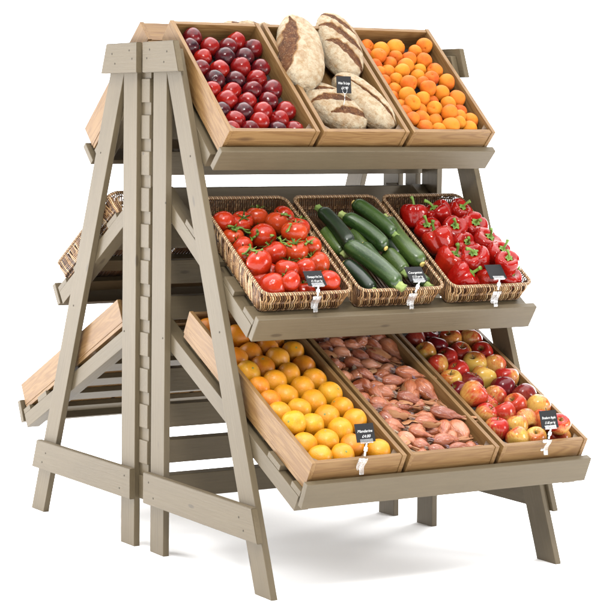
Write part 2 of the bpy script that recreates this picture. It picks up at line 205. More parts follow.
M = dict(
    paint=m_paint(),
    wood=m_wood('oiled_pine', (.40, .245, .115), (.46, .30, .155), (.335, .195, .09)),
    woodend=m_wood('pine_end_grain', (.27, .165, .085), (.33, .21, .11), (.18, .10, .05)),
    wicker=m_wicker(),
    screw=m_plain('painted_screw', (.055, .048, .038), .8, Specular_IOR_Level=.1),
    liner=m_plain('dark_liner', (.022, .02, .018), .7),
    matbase=m_plain('dark_wicker_base', (.05, .03, .018), .7),
    plum=[m_plum('plum_red', (.32, .008, .010), (.46, .016, .010), .02), m_plum('plum_bright_red', (.56, .024, .010), (.42, .012, .010), .0),
          m_plum('plum_purple', (.035, .008, .018), (.14, .010, .016), .12), m_plum('plum_dark_red', (.13, .006, .012), (.28, .008, .012), .03)],
    apricot=[m_apricot('apricot_orange', (.74, .27, .018), (.66, .15, .012), .5), m_apricot('apricot_yellow', (.76, .33, .022), (.70, .21, .014), .2),
             m_apricot('apricot_blushed', (.72, .235, .016), (.58, .11, .010), .7)],
    orange=[m_orange('orange_peel', (.74, .27, .015), (.78, .33, .02)), m_orange('orange_yellow_peel', (.76, .38, .025), (.74, .29, .016)), m_orange('orange_deep_peel', (.70, .195, .012), (.74, .26, .014))],
    apple=[m_apple('apple_red', (.66, .42, .12), (.50, .032, .024), (.34, .014, .016), .28, .52), m_apple('apple_yellow', (.68, .52, .11), (.54, .10, .03), (.62, .36, .08), .50, .82),
           m_apple('apple_orange_red', (.68, .42, .11), (.54, .06, .026), (.42, .025, .018), .32, .62), m_apple('apple_dark_red', (.30, .05, .03), (.16, .008, .014), (.09, .006, .012), .25, .55),
           m_apple('apple_striped', (.70, .50, .12), (.50, .04, .024), (.46, .10, .03), .34, .58)],
    tomato=[m_skin('tomato_skin', (.50, .030, .010), (.58, .055, .014), .2, (.6, .10, .03), .25), m_skin('tomato_skin_orange', (.56, .06, .014), (.62, .085, .02), .2)],
    pepper=[m_skin('red_pepper_skin', (.42, .009, .006), (.52, .016, .009), .13), m_skin('red_pepper_orange_skin', (.55, .03, .01), (.50, .016, .009), .13)],
    green=m_skin('green_stem', (.13, .24, .03), (.22, .36, .06), .45),
    calyx=m_skin('tomato_stem_green', (.12, .22, .03), (.24, .36, .07), .5),
    courgette=[m_courgette('courgette_light', (.06, .12, .018), (.12, .20, .035), (.26, .34, .09)), m_courgette('courgette_green', (.027, .075, .012), (.065, .14, .022), (.20, .29, .08)),
               m_courgette('courgette_dark', (.010, .026, .009), (.022, .05, .012), (.07, .11, .04))],
    cstem=m_skin('courgette_stem', (.11, .17, .04), (.26, .30, .10), .5),
    blossom=m_plain('courgette_blossom_scar', (.5, .36, .10), .6),
    shallot=m_shallot(), neck=m_skin('dry_shallot_skin', (.40, .15, .06), (.58, .30, .14), .4, (.66, .48, .28), .6), root=m_skin('shallot_root', (.45, .34, .22), (.30, .18, .24), .8),
    bread=m_bread(),
    twig=m_plain('brown_stem', (.10, .06, .025), .6), button=m_plain('orange_button', (.13, .15, .03), .6),
    card=m_plain('chalkboard', (.010, .010, .011), .6, Specular_IOR_Level=.15), chalk=m_plain('chalk_writing', (.46, .46, .45), .9),
    clear=m_plain('clear_plastic', (.95, .96, .97), .22, Transmission_Weight=.93, IOR=1.45), white=m_plain('white_plastic', (.85, .85, .85), .35),
    wire=m_plain('steel_wire', (.6, .6, .6), .25, Metallic=1.0),
    floor=m_plain('white_studio_floor', (.93, .93, .93), .9, Specular_IOR_Level=.0),
)

# the picture is exposed so that the white sweep burns out; surfaces carry their own, darker, colour
def tint(m, k):
    nt = m.node_tree; b = nt.nodes['Principled BSDF']; i = b.inputs['Base Color']; k = k if isinstance(k, tuple) else (k, k, k)
    if i.is_linked:
        src = i.links[0].from_socket; L(nt, mix(nt, 1.0, src, k, 'MULTIPLY'), i)
    else: i.default_value = (*[c * q for c, q in zip(i.default_value[:3], k)], 1)
for key, k in dict(paint=(.278, .252, .198), wood=(.36, .31, .212), woodend=.34, wicker=(.66, .61, .54), plum=(.33, .24, .25), apricot=(.57, .455, .30), orange=(.59, .60, .36), apple=(.54, .45, .40), tomato=(.48, .38, .28), pepper=(.42, .33, .31), green=.57, calyx=.56, courgette=.36, shallot=(.57, .42, .31), neck=.56, root=.6, bread=(.54, .475, .385)).items():
    for m in (M[key] if isinstance(M[key], list) else [M[key]]): tint(m, k)

# ------------------------------------------------------------------ mesh helpers
def mesh_from_bm(name, bm, mats, smooth=False, angle=None):
    me = bpy.data.meshes.new(name); bm.normal_update(); bm.to_mesh(me); bm.free()
    for m in (mats if isinstance(mats, (list, tuple)) else [mats]): me.materials.append(m)
    if smooth: me.polygons.foreach_set('use_smooth', [True] * len(me.polygons))
    return me
def link(name, data, parent=None, mat=None):
    o = bpy.data.objects.new(name, data); C.objects.link(o)
    if parent is not None: o.parent = parent
    if mat is not None: o.matrix_basis = mat
    return o
def thing(name, label, cat, group=None, data=None, mat=None):
    o = link(name, data, None, mat); o['label'] = label; o['category'] = cat
    if group: o['group'] = group
    return o
def box_bm(l, w, t, bev=.0015, cuts=None):
    """board along local X from 0..l, width Y 0..w, thickness Z 0..t ; cuts(vert)->shift x for slanted ends"""
    bm = bmesh.new(); bmesh.ops.create_cube(bm, size=1)
    for v in bm.verts: v.co = Vector(((v.co.x + .5) * l, (v.co.y + .5) * w, (v.co.z + .5) * t))
    if cuts:
        for v in bm.verts: v.co.x += cuts(v.co)
    if bev: bmesh.ops.bevel(bm, geom=bm.edges[:], offset=bev, segments=2, affect='EDGES', profile=.6)
    return bm
def frame(o, x, y, z=None):
    x = Vector(x).normalized(); y = Vector(y); y = (y - x * y.dot(x)).normalized(); z = x.cross(y)
    m = Matrix((( x.x, y.x, z.x, o[0]), (x.y, y.y, z.y, o[1]), (x.z, y.z, z.z, o[2]), (0, 0, 0, 1))); return m
def board(name, parent, o, x, y, l, w, t, mat=None, bev=.0015, cuts=None, pre=None):
    m = frame(o, x, y)
    if pre is not None: m = pre @ m
    return link(name, mesh_from_bm(name, box_bm(l, w, t, bev, cuts), mat or M['paint']), parent, m)
def tube_into(bm, pts, radii, sides=6, cap=True, tone=None, lay=None):
    pts = [Vector(p) for p in pts]; rings = []
    for i, p in enumerate(pts):
        d = (pts[min(i + 1, len(pts) - 1)] - pts[max(i - 1, 0)])
        d = d.normalized() if d.length > 1e-9 else Vector((0, 0, 1))
        a = d.cross(Vector((.31, .17, .93)));  a = a.normalized() if a.length > 1e-4 else d.orthogonal().normalized()
        b = d.cross(a); r = radii[i] if isinstance(radii, (list, tuple)) else radii
        rings.append([bm.verts.new(p + (a * math.cos(2 * math.pi * k / sides) + b * math.sin(2 * math.pi * k / sides)) * r) for k in range(sides)])
    fs = []
    for i in range(len(rings) - 1):
        for k in range(sides): fs.append(bm.faces.new((rings[i][k], rings[i][(k + 1) % sides], rings[i + 1][(k + 1) % sides], rings[i + 1][k])))
    if cap: fs.append(bm.faces.new(rings[0][::-1])); fs.append(bm.faces.new(rings[-1]))
    if lay is not None:
        for f in fs:
            for lp in f.loops: lp[lay] = (tone, tone, tone, 1)
    return fs
def spline(pts, n):
    P = [Vector(p) for p in pts]; out = []
    for i in range(len(P) - 1):
        p0, p1, p2, p3 = P[max(i - 1, 0)], P[i], P[i + 1], P[min(i + 2, len(P) - 1)]
        for k in range(n):
            t = k / n; out.append(.5 * ((2 * p1) + (-p0 + p2) * t + (2 * p0 - 5 * p1 + 4 * p2 - p3) * t * t + (-p0 + 3 * p1 - 3 * p2 + p3) * t ** 3))
    out.append(P[-1]); return out
def lathe(profile, seg=28, sub=4, fn=None):
    """profile list of (r,z) bottom to top, closed at both ends"""
    pr = spline([(r, 0, z) for r, z in profile], sub); bm = bmesh.new(); rings = []
    for i, p in enumerate(pr):
        if i in (0, len(pr) - 1): 
            c = Vector((0, 0, p.z)); c = fn(c, 0, i / (len(pr) - 1)) if fn else c
            rings.append([bm.verts.new(c)]); continue
        ring = []
        for k in range(seg):
            a = 2 * math.pi * k / seg; c = Vector((max(p.x, .002) * math.cos(a), max(p.x, .002) * math.sin(a), p.z))
            ring.append(bm.verts.new(fn(c, a, i / (len(pr) - 1)) if fn else c))
        rings.append(ring)
    for i in range(len(rings) - 1):
        A, B = rings[i], rings[i + 1]
        for k in range(seg):
            k2 = (k + 1) % seg
            if len(A) == 1: bm.faces.new((A[0], B[k2], B[k]))
            elif len(B) == 1: bm.faces.new((A[k], A[k2], B[0]))
            else: bm.faces.new((A[k], A[k2], B[k2], B[k]))
    return bm
def wob(c, seed, amp, sc=1.2):
    return c * (1 + amp * noise.noise(c * sc + Vector((seed * 7.1, seed * 3.3, 0))))

# ------------------------------------------------------------------ shelf frames (front half; origin = centre line between the halves)
ST = .018
SH = {'low': (.12, .669, R(27.3)), 'mid': (.113, 1.056, R(34.3)), 'top': (.015, 1.511, R(42.8))}
def shelf_axes(s):
    Y, z, a = SH[s]; S = Vector((0, math.cos(a), -math.sin(a))); Nn = Vector((0, math.sin(a), math.cos(a)))
    return Vector((0, Y, z)), S, Nn
def sp(s, X, d, n):
    O, S, Nn = shelf_axes(s); return O + Vector((X, 0, 0)) + S * d + Nn * (ST + n)
BACK = Matrix.Translation((.5 - .0095, 0, 0)) @ Matrix.Rotation(math.pi - .0303, 4, 'Z') @ Matrix.Translation((-.5, 0, 0))
ID = Matrix.Identity(4)

# ------------------------------------------------------------------ the stand
stand = thing('display_stand', 'taupe painted wooden double sided A-frame display stand with three tilted tiers on each side', 'display stand')
LEGW, TK, SL, H = .0864, .020, .3662, 1.5236
def half(pre):
    # posts
    for x in (0, 1 - TK):
        board('post', stand, (x, .131, 0.0), (0, 0, 1), (0, -1, 0), 1.505, .082, TK, pre=pre)
        # leg: slanted board, ends cut level
        d = Vector((0, -SL, 1)); ln = d.length * 1.50; dn = d.normalized(); wd = Vector((0, 1, SL)).normalized()
        wperp = LEGW / math.sqrt(1 + SL * SL)
        def cut(co, wp=wperp): return -(co.y) * SL if co.x < ln / 2 else -(co.y) * SL
        # local Y runs toward the stand (minus wd)
        board('leg', stand, (x, .741, 0), dn, -wd, ln, wperp, TK, pre=pre, cuts=lambda co: co.y * SL)
    # caps and bottom rails on the outer faces
    for x in (-TK - .001, 1 + .001):
        bm = bmesh.new()
        def plate(name, y0, y1b, y1t, z0, z1):
            bm = box_bm(1, 1, TK, 0)
            for v in bm.verts:
                yy = y0 + v.co.x * (((y1b) + (y1t - y1b) * v.co.y) - y0); zz = z0 + v.co.y * (z1 - z0); v.co = Vector((yy, zz, v.co.z))
            bmesh.ops.bevel(bm, geom=bm.edges[:], offset=.0016, segments=2, affect='EDGES')
            link(name, mesh_from_bm(name, bm, M['paint']), stand, pre @ frame((x, 0, 0), (0, 1, 0), (0, 0, 1)))
        plate('cap_board', .017, .238, .205, 1.433, 1.5236)
        plate('bottom_rail', .040, .699, .665, .1475, .2404)
    # sunk screw heads in the outer faces of the near end
    sb = lathe([(0, -.0012), (.0026, -.0010), (.0031, .0), (.0024, .0006), (0, .0002)], 12, 1)
    sm = mesh_from_bm('screw_head', sb, M['screw'], True)
    for (yy, zz) in ((.045, 1.475), (.062, 1.50), (.15, 1.462), (.168, 1.492), (.075, .215), (.105, .172), (.60, .205), (.625, .172)):
        link('screw_head', sm, stand, pre @ Matrix.Translation((-TK - .0012 if pre is ID else 1 + TK + .0012, yy, zz)) @ Matrix.Rotation(R(-90 if pre is ID else 90), 4, 'Y'))
    for (yy, zz) in ((.45, .70), (.275, 1.19), (.13, 1.05), (.118, .65)):
        link('screw_head', sm, stand, pre @ Matrix.Translation((-.0003 if pre is ID else 1.0003, yy, zz)) @ Matrix.Rotation(R(-90 if pre is ID else 90), 4, 'Y'))
    # brackets
    for s, s0, s1, off in (('low', -.075, .808, .047), ('mid', -.07, .575, .045), ('top', .035, .462, .048)):
        O, S, Nn = shelf_axes(s)
        for x in (.0205, .9345):
            b = frame(O + Vector((x, 0, 0)) + S * s0, S, (1, 0, 0))     # thickness runs down from the slats
            link('shelf_bracket', mesh_from_bm('shelf_bracket', box_bm(s1 - s0, .045, off, .0015), M['paint']), stand, pre @ b)
    # slats across the brackets
    for s, starts in (('low', (.760, .626, .491, .356, .221, .086)), ('mid', (.515, .382, .248, .114)), ('top', (.39, .255, .12))):
        O, S, Nn = shelf_axes(s)
        for a in starts:
            w = .068 if not (s == 'mid' and a > .5) else .062
            if s == 'low' and a > .7: w = .050
            full = (s == 'mid') or (s == 'low' and a > .6); xo, sl_len = (.0215, .957) if full else (.048, .904)
            b = frame(O + Vector((xo, 0, 0)) + S * (a + w) + Nn * .0006, (1, 0, 0), -S)
            z = b.col[2].to_3d()
            if z.dot(Nn) < 0: b = frame(O + Vector((xo, 0, 0)) + S * a + Nn * .0006, (1, 0, 0), S)
            link('shelf_slat', mesh_from_bm('shelf_slat', box_bm(sl_len, w, ST - .0008, .0012), M['paint']), stand, pre @ b)
    # front lips: upright to the shelf, top edge leaning outwards
    for (yy, zz, al) in ((.424, 1.2057, R(43.4)), (.6323, .7496, R(32.0)), (.8861, .3363, R(22.8))):
        dn = Vector((0, -math.sin(al), -math.cos(al))); 
        b = frame(Vector((.0178, yy, zz)), (1, 0, 0), dn)
        z = b.col[2].to_3d(); off = -TK if z.y > 0 else 0
        b = b @ Matrix.Translation((0, 0, off))
        link('front_lip', mesh_from_bm('front_lip', box_bm(.9645, .0746, TK, .002), M['paint']), stand, pre @ b)
half(ID); half(BACK)
# slatted back shared by both halves; slat ends show between the posts
for k in range(12):
    zt = 1.416 - .1087 * k
    b = frame((.0, .0265, zt - .071), (1, 0, 0), (0, 0, 1)); 
    link('back_slat', mesh_from_bm('back_slat', box_bm(1.0, .071, .053, .002), M['paint']), stand, b)
for x in (.006, .974):
    link('back_batten', mesh_from_bm('back_batten', box_bm(1.29, .0575, .020, .001), M['paint']), stand, frame((x, .0245, .15), (0, 0, 1), (0, -1, 0)))

# ------------------------------------------------------------------ crates
def board_w(name, parent, o, x, y, l, w, t, mat=None, bev=.0012):
    return link(name, mesh_from_bm(name, box_bm(l, w, t, bev), mat or M['wood']), parent, frame(o, x, y))
def make_crate(sh, x0, x1, s0, s1, h, label, group, floor_n, pre=ID, dark=True):
    O, S, Nn = shelf_axes(sh)
    root = thing('wooden_crate', label, 'crate', group, None, pre @ frame(sp(sh, x0, s0, .0005), (1, 0, 0), S))
    # local: X across, Y down the slope, Z normal (frame is right handed: X x S = -N or N ?)
    z = (Vector((1, 0, 0)).cross(S)); sg = 1 if z.dot(Nn) > 0 else -1
    W, D = x1 - x0, s1 - s0; t = .013
    def bx(name, ax, ay, az, lx, ly, lz, grain='y', mat=None, par=None):
        # axis aligned box, local mesh X along the grain
        if grain == 'y': fr = frame((ax, ay, az * sg if sg > 0 else -(az + lz)), (0, 1, 0), (-1, 0, 0)) @ Matrix.Translation((0, -lx, 0)); dims = (ly, lx, lz)
        elif grain == 'x': fr = frame((ax, ay, az if sg > 0 else -(az + lz)), (1, 0, 0), (0, 1, 0)); dims = (lx, ly, lz)
        return link(name, mesh_from_bm(name, box_bm(*dims, .0013), mat or M['wood']), root, fr)
    for xx in (0, W - t): 
        p = bx('side_panel', xx, 0, .0125, t, D, h - .0125, 'y')
    bx('end_panel', t + .0004, D - t - .002, .0125, W - 2 * t - .0008, t, h - .0145, 'x')
    bx('end_panel', t + .0004, .002, .0125, W - 2 * t - .0008, t, h - .0145, 'x')
    bx('base_board', .001, .004, 0, W - .002, D - .006, .012, 'y')
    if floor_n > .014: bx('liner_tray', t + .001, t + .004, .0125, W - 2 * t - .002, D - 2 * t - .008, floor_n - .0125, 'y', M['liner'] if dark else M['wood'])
    # triangular corner blocks
    for cx_, cy_, dx, dy in ((t, D - t - .0025, 1, -1), (W - t, D - t - .0025, -1, -1)):
        bm = bmesh.new(); c = .030
        tri = [(cx_ + dx * .0006, cy_ + dy * .0006), (cx_ + dx * c, cy_ + dy * .0006), (cx_ + dx * .0006, cy_ + dy * c)]
        zs = (.013, h - .010); lo = [bm.verts.new((a, b_, sg * zs[0])) for a, b_ in tri]; hi = [bm.verts.new((a, b_, sg * zs[1])) for a, b_ in tri]
        bm.faces.new(lo); bm.faces.new(hi)
        for i in range(3): bm.faces.new((lo[i], lo[(i + 1) % 3], hi[(i + 1) % 3], hi[i]))
        bmesh.ops.recalc_face_normals(bm, faces=bm.faces[:])
        link('corner_block', mesh_from_bm('corner_block', bm, M['woodend']), root)
    return root
CX = {'c1': (.034, .338), 'c2': (.351, .653), 'c3': (.667, .970)}
CRT = 'open pine crates on the display stand'
make_crate('top', *CX['c1'], .0, .478, .087, 'pine crate of plums at the left end of the top front tier', CRT, .028)
make_crate('top', *CX['c2'], .0, .478, .087, 'pine crate holding four floury loaves in the middle of the top tier', CRT, .0)
make_crate('top', *CX['c3'], .0, .478, .087, 'pine crate heaped with apricots at the right end of the top tier', CRT, .016)
make_crate('low', *CX['c1'], .055, .805, .087, 'long pine crate of oranges at the left end of the bottom front tier', CRT, .022, dark=False)
make_crate('low', *CX['c2'], .055, .805, .087, 'long pine crate of shallots in the middle of the bottom front tier', CRT, .03, dark=False)
make_crate('low', *CX['c3'], .055, .805, .087, 'long pine crate of apples at the right end of the bottom front tier', CRT, .016)
# crates on the rear side (rear half is turned, so its c3 is nearest)
for c, w in (('c3', 'nearest the end frame'), ('c2', 'in the middle, glimpsed behind the slats'), ('c1', 'farthest from the end frame')):
    make_crate('top', *CX[c], .0, .478, .087, 'pine crate on the rear top tier ' + w, CRT, .0, BACK)
    make_crate('low', *CX[c], .055, .805, .087, 'long pine crate on the rear bottom tier ' + w, CRT, .0, BACK)

# ------------------------------------------------------------------ wicker baskets
def rrect(W, D, r, n):
    """points and outward normals evenly along a rounded rectangle"""
    segs = []; per = 2 * (W - 2 * r) + 2 * (D - 2 * r) + 2 * math.pi * r; out = []
    for i in range(n):
        t = per * i / n
        for (ln, kind, a) in ((W - 2 * r, 'l', 0), (math.pi * r / 2, 'c', 0), (D - 2 * r, 'l', 1), (math.pi * r / 2, 'c', 1), (W - 2 * r, 'l', 2), (math.pi * r / 2, 'c', 2), (D - 2 * r, 'l', 3), (math.pi * r / 2, 'c', 3)):
            if t <= ln: break
            t -= ln
        cor = [(W - r, r), (W - r, D - r), (r, D - r), (r, r)]
        if kind == 'l':
            p, nn = [((r + t, 0), (0, -1)), ((W, r + t), (1, 0)), ((W - r - t, D), (0, 1)), ((0, D - r - t), (-1, 0))][a]
        else:
            an = -math.pi / 2 + a * math.pi / 2 + t / r; nn = (math.cos(an), math.sin(an)); p = (cor[a][0] + r * nn[0], cor[a][1] + r * nn[1])
        out.append((Vector((p[0], p[1], 0)), Vector((nn[0], nn[1], 0))))
    return out
BW, BD, BH = .300, .452, .070
def basket_meshes(seed):
    rg = random.Random(seed)
    n = 190; path = rrect(BW, BD, .03, n)
    bm = bmesh.new(); lay = bm.loops.layers.color.new('tone')
    def at(i, z, inset):
        p, nn = path[i % n]; return p - nn * (inset + .014 * (1 - z / BH) ** 1.3) + Vector((0, 0, z))
    for i in range(n):
        j = 0 if rg.random() < .8 else 1; tone = min(1, max(0, rg.gauss(.72, .24))); r = rg.uniform(.0020, .0026)
        k = i + 2 + j
        tube_into(bm, [at(i, .001, .004), at(i, .018, .001), at(i + 1, .034, .0025), at(i + 1 + j, .052, .001), at(i + 2 + j, BH - .003, .005)], r, 5, False, tone, lay)
        if True:
            tone = min(1, max(0, rg.gauss(.22, .15)))
            tube_into(bm, [at(i, .001, .009), at(i - 1, .034, .007), at(i - 2, BH - .004, .008)], .0022, 5, False, tone, lay)
    for z in (.004, .033, .038):
        for ph in (0, 1):
            pts = [at(i, z + .0015 * math.sin(i * 1.6 + ph * math.pi), .0045 + .0035 * math.cos(i * 1.6 + ph * math.pi)) for i in range(n + 1)]
            tube_into(bm, pts, .0019, 5, False, .42 + .3 * ph, lay)
    wall = mesh_from_bm('basket_wall', bm, M['wicker'], True)
    bm = bmesh.new(); lay = bm.loops.layers.color.new('tone'); nr = 768; rp = rrect(BW, BD, .03, nr)
    for s in range(4):
        ph = s * math.pi / 2; cyc = 96
        pts = []
        for i in range(nr + 1):
            p, nn = rp[i % nr]; a = 2 * math.pi * cyc * i / nr + ph
            pts.append(p + nn * (.0034 * math.cos(a) - .0035) + Vector((0, 0, BH + .0028 * math.sin(a))))
        tube_into(bm, pts, .0024, 6, False, (.95, .35, .75, .12)[s], lay)
    rim = mesh_from_bm('basket_rim', bm, M['wicker'], True)
    bm = bmesh.new(); lay = bm.loops.layers.color.new('tone')
    for i in range(46):
        x = .018 + (BW - .036) * i / 45; tube_into(bm, [(x, .018, .004), (x, BD * .35, .0062 if i % 2 else .003), (x, BD * .7, .003 if i % 2 else .0062), (x, BD - .018, .004)], .0032, 5, True, rg.uniform(.05, .45), lay)
    base = mesh_from_bm('basket_base', bm, M['wicker'], True)
    return wall, rim, base
BWS = [basket_meshes(3), basket_meshes(8), basket_meshes(15)]; BCOUNT = [0]
def make_basket(sh, x, s, label, pre=ID):
    O, S, Nn = shelf_axes(sh)
    f = frame(sp(sh, x + BW, s, .001), (-1, 0, 0), S)
    if f.col[2].to_3d().dot(Nn) < 0: f = frame(sp(sh, x, s, .001), (1, 0, 0), S)
    root = thing('wicker_basket', label, 'basket', 'wicker baskets on the middle tiers', None, pre @ f)
    bw = BWS[BCOUNT[0] % 3]; BCOUNT[0] += 1
    for nme, d in (('woven_wall', bw[0]), ('braided_rim', bw[1]), ('woven_base', bw[2])): link(nme, d, root)
    return root
BX = {'c1': .036, 'c2': .356, 'c3': .676}
make_basket('mid', BX['c1'], .106, 'rectangular wicker basket of tomatoes at the left of the middle front tier')
make_basket('mid', BX['c2'], .106, 'rectangular wicker basket of courgettes in the centre of the middle front tier')
make_basket('mid', BX['c3'], .106, 'rectangular wicker basket of red peppers at the right of the middle front tier')
make_basket('mid', BX['c3'], .106, 'brown wicker basket on the rear middle tier jutting out left of the near leg', BACK)
make_basket('mid', BX['c2'], .106, 'wicker basket in the middle of the rear tier, seen between the slats', BACK)
make_basket('mid', BX['c1'], .106, 'wicker basket on the rear middle tier farthest from the near end frame', BACK)

# ------------------------------------------------------------------ fruit meshes (unit radius)
def sphere_like(kind, seed):
    def fn(c, a, t):
        c = wob(c, seed, .05)
        if kind in ('plum', 'apricot'):
            d = abs(((a + math.pi) % (2 * math.pi)) - math.pi)          # seam along a = 0
            c = c * (1 - (.055 if kind == 'plum' else .05) * math.exp(-(d / .16) ** 2) * math.sin(math.pi * min(max(t, 0), 1)))
        return c
    if kind == 'plum': pr = [(0, -1.0), (.45, -.93), (.82, -.62), (1.0, -.05), (.90, .5), (.58, .86), (.22, .95), (.06, .88), (0, .84)]
    elif kind == 'apricot': pr = [(0, -1.02), (.4, -.94), (.8, -.6), (1.0, 0), (.88, .52), (.55, .85), (.2, .90), (.06, .82), (0, .78)]
    else: pr = [(0, -.93), (.12, -.95), (.5, -.85), (.85, -.52), (1.0, 0), (.86, .52), (.5, .86), (.14, .94), (.05, .915), (0, .905)]
    return lathe(pr, 30, 4, fn)
def apple_bm(seed):
    def fn(c, a, t):
        lob = 1 + .035 * math.cos(5 * a + seed) * (1 - t) ** 1.5 + .012 * math.cos(5 * a) * t
        return wob(Vector((c.x * lob, c.y * lob, c.z * (1 + .03 * math.cos(a + seed)))), seed, .06, .9)
    return lathe([(0, -.66), (.10, -.70), (.26, -.84), (.5, -.86), (.80, -.52), (1.0, .08), (.94, .52), (.70, .83), (.42, .90), (.2, .78), (.07, .60), (0, .54)], 32, 4, fn)
def tomato_bm(seed):
    def fn(c, a, t):
        k = max(0, t - .45) / .55
        lob = 1 - .05 * k * (.5 + .5 * math.cos((4 + seed % 3) * a + seed))
        return wob(Vector((c.x * lob, c.y * lob, c.z)), seed, .05, .8)
    return lathe([(0, -.83), (.1, -.84), (.5, -.76), (.86, -.42), (1.0, .05), (.90, .5), (.6, .79), (.3, .82), (.1, .72), (0, .66)], 32, 4, fn)
def pepper_bm(seed):
    nl = 3 + (seed % 2)
    def fn(c, a, t):
        l = abs(math.cos(nl * a / 2 + seed * .7)); crease = (1 - l) ** 3
        amt = .20 * math.sin(math.pi * min(1, t * 1.02)) ** .7 if 0 < t < 1 else 0
        c = Vector((c.x * (1 - amt * crease), c.y * (1 - amt * crease), c.z + (.12 * (l - .4) * max(0, t - .55) / .45 if 0 < t < .93 else 0) - .10 * crease * (1 - t)))
        return wob(c, seed, .09, .9)
    return lathe([(0, -.66), (.22, -.78), (.50, -.78), (.76, -.58), (.92, -.18), (1.0, .18), (1.0, .44), (.86, .72), (.60, .80), (.36, .70), (.18, .60), (0, .57)], 40, 4, fn)
def grow_stem(pts, radii, sides=7): 
    bm = bmesh.new(); n = 4; P = spline(pts, n); rr = []
    for i in range(len(pts) - 1):
        for k in range(n): rr.append(radii[i] + (radii[i + 1] - radii[i]) * k / n)
    rr.append(radii[-1]); tube_into(bm, P, rr, sides); return bm
def calyx_bm(seed):
    rg = random.Random(seed); bm = bmesh.new(); ns = 5 + seed % 2
    for k in range(ns):
        a = 2 * math.pi * k / ns + rg.uniform(-.2, .2); ln = rg.uniform(.5, .78); lift = rg.uniform(.0, .28)
        d = Vector((math.cos(a), math.sin(a), 0)); side = Vector((-d.y, d.x, 0)); prev = None
        for i, t in enumerate((0, .25, .5, .75, 1)):
            p = d * (.04 + ln * t) + Vector((0, 0, .72 + .20 * math.sin(t * 2.2) + lift * t * t)); w = .095 * (1 - t) ** .7 * (1 if i else .7) + .006
            cur = [bm.verts.new(p + side * w), bm.verts.new(p + Vector((0, 0, .035))), bm.verts.new(p - side * w)]
            if prev: 
                bm.faces.new((prev[0], prev[1], cur[1], cur[0])); bm.faces.new((prev[1], prev[2], cur[2], cur[1]))
            prev = cur
    geo = bm.faces[:]
    bmesh.ops.solidify(bm, geom=geo, thickness=.03)
    tube_into(bm, spline([(0, 0, .62), (.02, .0, .86), (.10, .04, 1.1)], 3), .055, 6)
    return bm
def pepper_calyx_bm(seed):
    rg = random.Random(seed)
    def fn(c, a, t): return Vector((c.x * (1 + .28 * math.cos(5 * a + seed)), c.y * (1 + .28 * math.cos(5 * a + seed)), c.z - .05 * math.cos(5 * a + seed)))
    bm = lathe([(0, .56), (.16, .60), (.30, .70), (.26, .74), (.12, .76), (0, .78)], 20, 2, fn)
    bx, by = rg.uniform(-.28, .28), rg.uniform(-.28, .28)
    P = spline([(0, 0, .70), (bx * .2, by * .2, .95), (bx * .7, by * .7, 1.2), (bx * 1.5, by * 1.5, 1.36)], 3)
    tube_into(bm, P, [.12 - .045 * math.sin(math.pi * i / (len(P) - 1)) + .02 * i / (len(P) - 1) for i in range(len(P))], 8)
    return bm
MESH = {}
for s in range(3):
    MESH['plum', s] = mesh_from_bm('plum', sphere_like('plum', s + 1), M['plum'][0], True)
    MESH['apricot', s] = mesh_from_bm('apricot', sphere_like('apricot', s + 4), M['apricot'][0], True)
    MESH['orange', s] = mesh_from_bm('orange', sphere_like('orange', s + 9), M['orange'][0], True)
    MESH['apple', s] = mesh_from_bm('apple', apple_bm(s + 2), M['apple'][0], True)
    MESH['tomato', s] = mesh_from_bm('tomato', tomato_bm(s + 3), M['tomato'][0], True)
    MESH['pepper', s] = mesh_from_bm('pepper', pepper_bm(s + 3), M['pepper'][0], True)
    MESH['calyx', s] = mesh_from_bm('calyx', calyx_bm(s + 1), M['calyx'], False)
    MESH['pcalyx', s] = mesh_from_bm('stem', pepper_calyx_bm(s + 5), M['green'], True)
    b0, b1 = (.10, .02), (-.12, .1)
    MESH['astem', s] = mesh_from_bm('stem', grow_stem([(0, 0, .5), (.03 * s, .02, .75), (.12 - .1 * s, .08, 1.02 + .06 * s)], [.035, .032, .05]), M['twig'], True)
MESH['button'] = mesh_from_bm('stem_button', lathe([(0, .88), (.07, .895), (.10, .93), (.06, .955), (0, .955)], 12, 2), M['button'], True)
def rot_to(d, roll):
    d = Vector(d).normalized(); q = Vector((0, 0, 1)).rotation_difference(d); return q.to_matrix().to_4x4() @ Matrix.Rotation(roll, 4, 'Z')
ORD = ['first', 'second', 'third', 'fourth', 'fifth', 'sixth', 'seventh', 'eighth', 'ninth', 'tenth', 'eleventh', 'twelfth', 'thirteenth']
def row_labels(items, pitch):
    """row from the front and place from the left for each (X, s)"""
    idx = sorted(range(len(items)), key=lambda i: -items[i][1]); rows = []; cur = []; top = None
    for i in idx:
        if top is None or top - items[i][1] > pitch: cur = []; rows.append(cur); top = items[i][1]
        cur.append(i)
    lab = {}
    for r, row in enumerate(rows):
        row.sort(key=lambda i: items[i][0])
        for k, i in enumerate(row): lab[i] = (ORD[r] if r < 13 else 'rearmost', ORD[k], len(row))
    return lab
def per_object_material(o, m):
    o.material_slots[0].link = 'OBJECT'; o.material_slots[0].material = m
VAR = {'plum': ['red', 'bright red', 'purple', 'dark red'], 'apricot': ['orange', 'yellowish', 'red-blushed'], 'orange': ['ripe', 'yellow-toned', 'deep-toned'],
       'apple': ['red', 'yellow', 'orange-red', 'dark red', 'red-and-yellow'], 'tomato': ['ripe red', 'orange-red'], 'pepper': ['glossy red', 'orange-red']}
